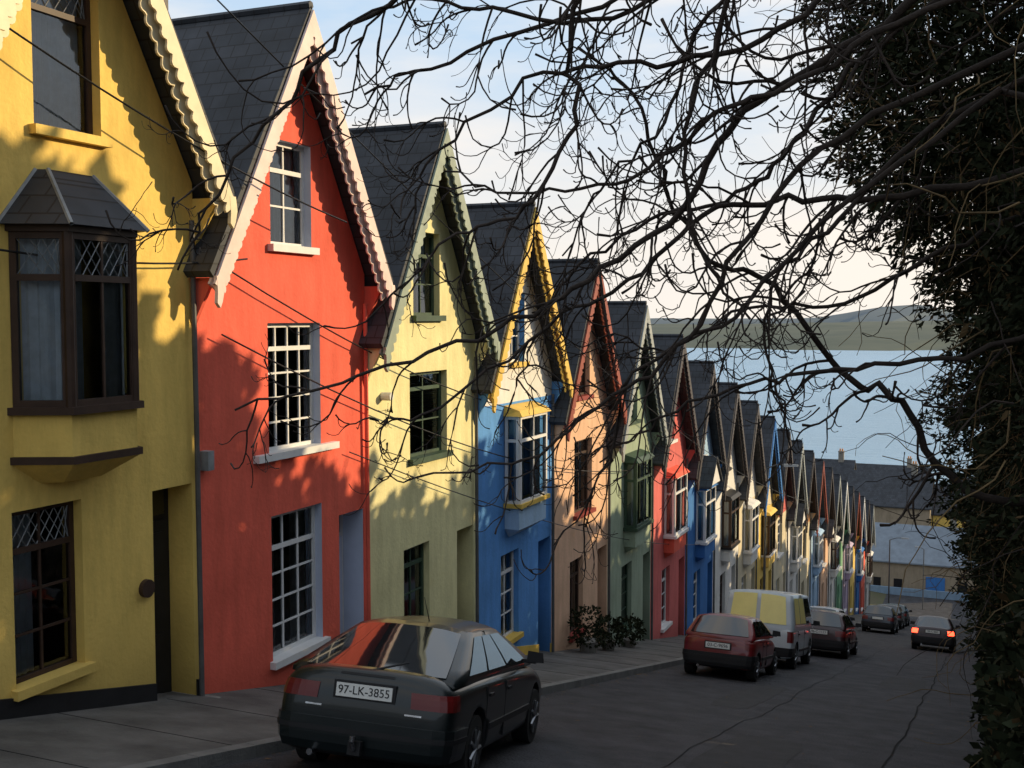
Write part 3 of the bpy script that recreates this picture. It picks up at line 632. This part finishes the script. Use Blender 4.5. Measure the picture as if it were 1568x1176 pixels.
    def skin(th0,th1,z0,z1,off,m,nz=3,nt=8):
        Gd={}
        for i in range(nt+1):
            th=th0+(th1-th0)*i/nt; dr=Vector((math.sin(th),-math.cos(th),0))
            for j in range(nz+1):
                z=z0+(z1-z0)*j/nz; og=Vector((0,cy,z))+dr*3; hit=bvh.ray_cast(og,-dr)
                p=hit[0] if hit[0] is not None else Vector((0,cy,z))+dr*.85
                Gd[i,j]=p+dr*off
        for i in range(nt):
            for j in range(nz): d.poly([Gd[i,j],Gd[i+1,j],Gd[i+1,j+1],Gd[i,j+1]],m)
        for i in range(nt):
            for j in (0,nz):
                th=th0+(th1-th0)*i/nt; tb=th0+(th1-th0)*(i+1)/nt; A=Vector((math.sin(th),-math.cos(th),0))*(-off-.01); B=Vector((math.sin(tb),-math.cos(tb),0))*(-off-.01)
                d.poly([Gd[i,j],Gd[i+1,j],Gd[i+1,j]+B,Gd[i,j]+A],m)
    ti=math.atan2(w-lampw,cy); tw=math.atan2(w,cy-.22)
    for sg in (-1,1):
        skin(sg*ti,sg*tw,lampz[0],lampz[1],.008,lm)
        d.box(sg*w-.012,sg*w+.012,wheels[0]+wr+.12,wheels[1]-wr-.12,.44,.5,TRIM)
        mx=sg*(wb+.15); my=y3-.45
        d.hexa([(mx-.1,my-.03,zb+.02),(mx+.1,my-.03,zb+.03),(mx+.08,my+.09,zb+.04),(mx-.08,my+.09,zb+.03),(mx-.09,my-.03,zb+.15),(mx+.085,my-.03,zb+.14),(mx+.06,my+.08,zb+.12),(mx-.07,my+.08,zb+.13)],TRIM); d.box(min(mx,sg*(wb-.02)),max(mx,sg*(wb-.02)),my,my+.04,zb+.01,zb+.05,TRIM)
        for yy in (y0+.95,(y0+y3)/2+.15):
            d.box(sg*w*.985-.008,sg*w*.985+.012,yy,yy+.008,.3,zb-.1,TRIM)
            d.box(sg*w*.99-.01,sg*w*.99+.02,yy+.08,yy+.22,zb-.2,zb-.17,TRIM)
    tb=math.atan2(w,cy-.45)
    skin(-tb,tb,.27,.56,.03,pm if detail else TRIM,4,24); skin(-tb,tb,.44,.485,.04,TRIM,1,24)
    if detail:
        skin(-.72,.72,.622,.63,.002,TRIM,1,16); skin(-.3,.3,.955,.975,.006,TRIM,1,8)
        skin(.42,.56,.655,.67,.004,CHR,1,4); skin(-.56,-.42,.655,.67,.004,CHR,1,4)
    hb=bvh.ray_cast(Vector((0,-2,pz)),Vector((0,1,0)))[0]; yp=hb.y if hb is not None else 0
    d.box(-.27,.27,yp-.03,yp-.015,pz-.06,pz+.06,PLATE)
    d.box(-.3,.3,yp-.015,yp+.05,pz-.08,pz+.08,TRIM)
    if detail:
        d.tube([(0,0,.34),(0,-.14,.34),(0,-.17,.40)],[.025,.025,.022],CHR,8)
        d.cyl((0,-.17,.43),(0,0,1),.03,.05,CHR,10); d.box(-.06,.06,-.12,-.05,.28,.4,TRIM)
        d.tube([(0,y0-.08,zb+.04),(.3,y0+.1,zb+.13)],[.012,.008],TRIM,5)
        d.tube([(.1,y1+.15,zr+.0),(.1,y1-.1,zr+.25)],[.006,.003],TRIM,5)
    d.cyl((-w*.5,.03,.25),(0,1,0),.03,.2,CHR,10)
    d.build('trim',e)
    place(e,x,y,yaw,sc)
    if plate:
        cu=bpy.data.curves.new('plate_text','FONT'); cu.body=plate; cu.size=.105; cu.align_x='CENTER'; cu.align_y='CENTER'; cu.extrude=.001
        to=bpy.data.objects.new('plate_text',cu); bpy.context.collection.objects.link(to); to.parent=e; to.location=(0,yp-.033,pz); to.rotation_euler=(math.pi/2,0,0); to.data.materials.append(BLACK)
    return e
LG=[(0,.74,.6,.52,.36),(.015,.84,.78,.66,.28),(.05,.93,.98,.8,.24),(.12,.965,1.02,.88,.21),(.3,.98,1.02,.9,.2),(.9,1,.98,.92,.19),(1.8,1,.96,.92,.18),(2.8,1,.95,.9,.18),(3.4,.985,.93,.87,.18),(3.9,.96,.84,.78,.2),(4.3,.9,.72,.66,.22),(4.46,.82,.62,.56,.28),(4.48,.76,.56,.5,.34)]
car('parked_car',-5.38,8.8,9.5,paint('paint_dark_green',(.004,.008,.009),.35),4.5,1.75,1.43,LG,(.2,1.3,2.35,3.35,.96,1.41,.925,.68),(.85,3.55),.31,1.05,'97-LK-3855',detail=True,pz=.82,lampz=(.72,.86),lampw=.42)
KA=[(0,.74,.55,.48,.34),(.015,.86,.78,.66,.28),(.06,.95,.95,.82,.23),(.2,1,.98,.89,.22),(.8,1,.96,.9,.2),(1.8,1,.94,.88,.18),(2.6,.98,.9,.84,.18),(3.2,.93,.78,.7,.22),(3.55,.84,.62,.54,.28),(3.6,.76,.54,.46,.34)]
car('parked_car',-5.35,24,0,paint('paint_red',(.16,.01,.014)),3.62,1.64,1.4,KA,(.1,.55,1.7,2.7,.93,1.39,.93,.74),(.55,2.95),.28,1.0,'03-C-9696',pz=.72,lampz=(.68,.9),lampw=.2)
VN=[(0,.88,.9,.8,.36),(.015,.96,1.05,.98,.3),(.06,.995,1.12,1.06,.26),(.5,1,1.12,1.07,.25),(1.8,1,1.12,1.07,.22),(3.3,1,1.1,1.04,.22),(3.8,.98,1.0,.92,.25),(4.3,.92,.78,.7,.3),(4.35,.86,.7,.6,.36)]
YGLOW=mat('yellow_window_glow',(.92,.82,.3),.35,.05,3,spec=.5)  # glow of the van windows painted as a bright yellow base colour
car('camper_van',-5.35,28.6,0,paint('paint_pale_blue_grey',(.5,.56,.6)),4.4,1.84,1.96,VN,(.05,.16,3.3,3.95,1.08,1.97,.985,.88),(.85,3.4),.32,1.0,None,pz=.6,lampz=(.7,.98),lampw=.14,winmat=YGLOW,split=True)
ES=[(0,.76,.55,.48,.36),(.015,.86,.78,.66,.28),(.06,.95,.95,.8,.23),(.2,.98,.99,.88,.21),(.8,1,.97,.9,.2),(2.0,1,.95,.9,.18),(3.1,.98,.92,.86,.18),(3.8,.93,.8,.72,.21),(4.3,.86,.66,.58,.26),(4.38,.78,.56,.5,.34)]
gE=(.14,.5,2.3,3.25,.94,1.42,.92,.72)
car('parked_car',-4.7,35.6,0,paint('paint_maroon',(.035,.009,.011),.4),4.4,1.72,1.45,ES,gE,(.8,3.5),.3,1.0,'96-C-1123')
car('parked_car',-5.6,42.5,0,paint('paint_silver',(.45,.47,.5)),4.4,1.7,1.42,ES,gE,(.8,3.4),.3,1.0)
car('car',-1.75,47.5,0,paint('paint_wine',(.03,.01,.012),.3),4.4,1.68,1.4,ES,(.2,.8,2.2,3.1,.92,1.38,.9,.7),(.8,3.4),.3,1.0,'99-C-880',lit=True,lampw=.26)
car('parked_car',-5.0,61,0,paint('paint_navy',(.02,.03,.05)),4.4,1.7,1.42,ES,gE,(.8,3.5),.3)
car('parked_car',-5.2,70,0,paint('paint_grey',(.1,.11,.12)),4.4,1.7,1.42,ES,gE,(.8,3.5),.3)
car('parked_car',-5.3,77,0,paint('paint_teal',(.03,.08,.09)),4.4,1.7,1.42,ES,gE,(.8,3.5),.3)
# ------------------------------------------------------------------ shrubs, lamps, cables
for i,(x,y,s_) in enumerate([(-8.75,25.2,.55),(-8.7,26.6,.42),(-8.75,28.6,.4),(-8.95,14.6,.2)]):
    zz_=-G*y+.13; e=empty('potted_shrub',(x,y,zz_)); pt=MB(); pt.tube([(0,0,0),(0,0,s_*.55)],[s_*.35,s_*.45],CONC,12); pt.build('pot',e)
    C,D=clumps([(0,0,s_*1.15,s_*.8,s_*.9,s_*.8,120)],9,.04,.1); leaves('foliage',C,D,.08,[LEAF,LEAF2],[.7,.3],e,.6)
def lamp(x,y,h,arm):
    e=empty('street_lamp',(x,y,-G*y+.12)); b=MB(); b.tube([(0,0,0),(0,0,1),(0,0,h)],[.08,.06,.045],PIPE,8); b.tube([(0,0,h-.02),(arm*.5,0,h+.18),(arm,0,h+.22)],[.03,.03,.03],PIPE,6)
    b.hexa([(arm-.1,-.1,h+.12),(arm+.5,-.08,h+.16),(arm+.5,.08,h+.16),(arm-.1,.1,h+.12),(arm-.1,-.07,h+.24),(arm+.5,-.04,h+.24),(arm+.5,.04,h+.24),(arm-.1,.07,h+.24)],LEAD); b.build('post',e)
lamp(-8.9,49.5,7.2,.9); lamp(-7.0,96,6.5,1.0); lamp(-5.6,124,7,-.8)
c=MB()
def cable(a,b,sag,r=.012):
    a=Vector(a);b=Vector(b); P=[a.lerp(b,t/14)-Vector((0,0,sag*4*(t/14)*(1-t/14))) for t in range(15)]; c.tube(P,[r]*15,BLACK,4)
cable((-9.18,7.3,3.1),(-9.1,12.3,3.1),.15); cable((-9.15,11.8,3.0),(-9.15,26,-.2),.5); cable((-9.15,11.8,2.1),(-9.15,30,-2.0),.6); cable((-9.0,9.8,7.0),(-8.3,60,-7.5),1.4)
cable((-9.1,7,5.7),(-8.6,14,3.7),.2); cable((-9.2,15,.2),(-9.1,40,-6.0),.5,.01)
c.build('overhead_cable')
d=MB(); d.cyl((FX+.03,10.45,-.95),(1,0,0),.11,.06,BROWNF,20); d.build('wall_plaque')
d=MB(); d.box(FX+.0,FX+.14,11.5,11.62,.35,.6,LEAD); d.cyl((FX+.1,16.2,1.0),(1,0,0),.07,.18,wh,10); d.build('wall_lantern')
# ------------------------------------------------------------------ light
AZ=math.radians(35); EL=math.radians(16)
S=Vector((math.cos(AZ)*math.cos(EL),math.sin(AZ)*math.cos(EL),math.sin(EL)))
sl=bpy.data.lights.new('sun','SUN'); sl.energy=5; sl.angle=math.radians(.55); sl.color=(1,.77,.45)
so=bpy.data.objects.new('sun',sl); bpy.context.collection.objects.link(so); so.rotation_euler=(-S).to_track_quat('-Z','Y').to_euler()
wd=bpy.data.worlds.new('World'); scene.world=wd; wd.use_nodes=True; nt=wd.node_tree;N=nt.nodes;L=nt.links
bg=N['Background']; bg.inputs['Strength'].default_value=.125
sk=N.new('ShaderNodeTexSky'); sk.sky_type='NISHITA'; sk.sun_disc=False; sk.sun_elevation=EL; sk.sun_rotation=math.radians(90)-AZ; sk.air_density=1; sk.dust_density=.6; sk.ozone_density=1.5
tc=N.new('ShaderNodeTexCoord')
hz=N.new('ShaderNodeMix'); hz.data_type='RGBA'; hz.inputs[0].default_value=.8; L.new(sk.outputs[0],hz.inputs[6]); hz.inputs[7].default_value=(4.6,6.4,8.4,1)
mp=N.new('ShaderNodeMapping'); mp.inputs['Scale'].default_value=(1,1,4.5); mp.inputs['Location'].default_value=(.6,.2,0); L.new(tc.outputs['Generated'],mp.inputs[0])
n=N.new('ShaderNodeTexNoise'); n.inputs['Scale'].default_value=2.4; n.inputs['Detail'].default_value=8; n.inputs['Roughness'].default_value=.55; L.new(mp.outputs[0],n.inputs['Vector'])
rp=N.new('ShaderNodeValToRGB'); rp.color_ramp.elements[0].position=.4; rp.color_ramp.elements[1].position=.66; rp.color_ramp.elements[0].color=(.1,.1,.1,1); rp.color_ramp.elements[1].color=(.95,.95,.95,1)
L.new(n.outputs['Fac'],rp.inputs['Fac'])
mx=N.new('ShaderNodeMix'); mx.data_type='RGBA'; L.new(rp.outputs['Color'],mx.inputs[0]); L.new(hz.outputs[2],mx.inputs[6]); mx.inputs[7].default_value=(8.4,7.8,7.2,1)
# brighter haze layer close to the horizon
sx=N.new('ShaderNodeSeparateXYZ'); L.new(tc.outputs['Generated'],sx.inputs[0])
hr=N.new('ShaderNodeMapRange'); hr.interpolation_type='SMOOTHSTEP'; hr.inputs['From Min'].default_value=0; hr.inputs['From Max'].default_value=.28; hr.inputs['To Min'].default_value=.88; hr.inputs['To Max'].default_value=0; L.new(sx.outputs['Z'],hr.inputs['Value'])
m3=N.new('ShaderNodeMix'); m3.data_type='RGBA'; L.new(hr.outputs[0],m3.inputs[0]); L.new(mx.outputs[2],m3.inputs[6]); m3.inputs[7].default_value=(8.4,7.6,6.7,1)
L.new(m3.outputs[2],bg.inputs['Color'])
# ------------------------------------------------------------------ camera
cam=bpy.data.cameras.new('camera'); co=bpy.data.objects.new('camera',cam); bpy.context.collection.objects.link(co)
cam.lens=39.03; cam.clip_start=.1; cam.clip_end=30000; co.location=(0,0,2.33); co.rotation_euler=(math.radians(90-3.467),0,PHI); scene.camera=co
scene.view_settings.view_transform='Standard'; scene.view_settings.look='None'; scene.view_settings.exposure=0
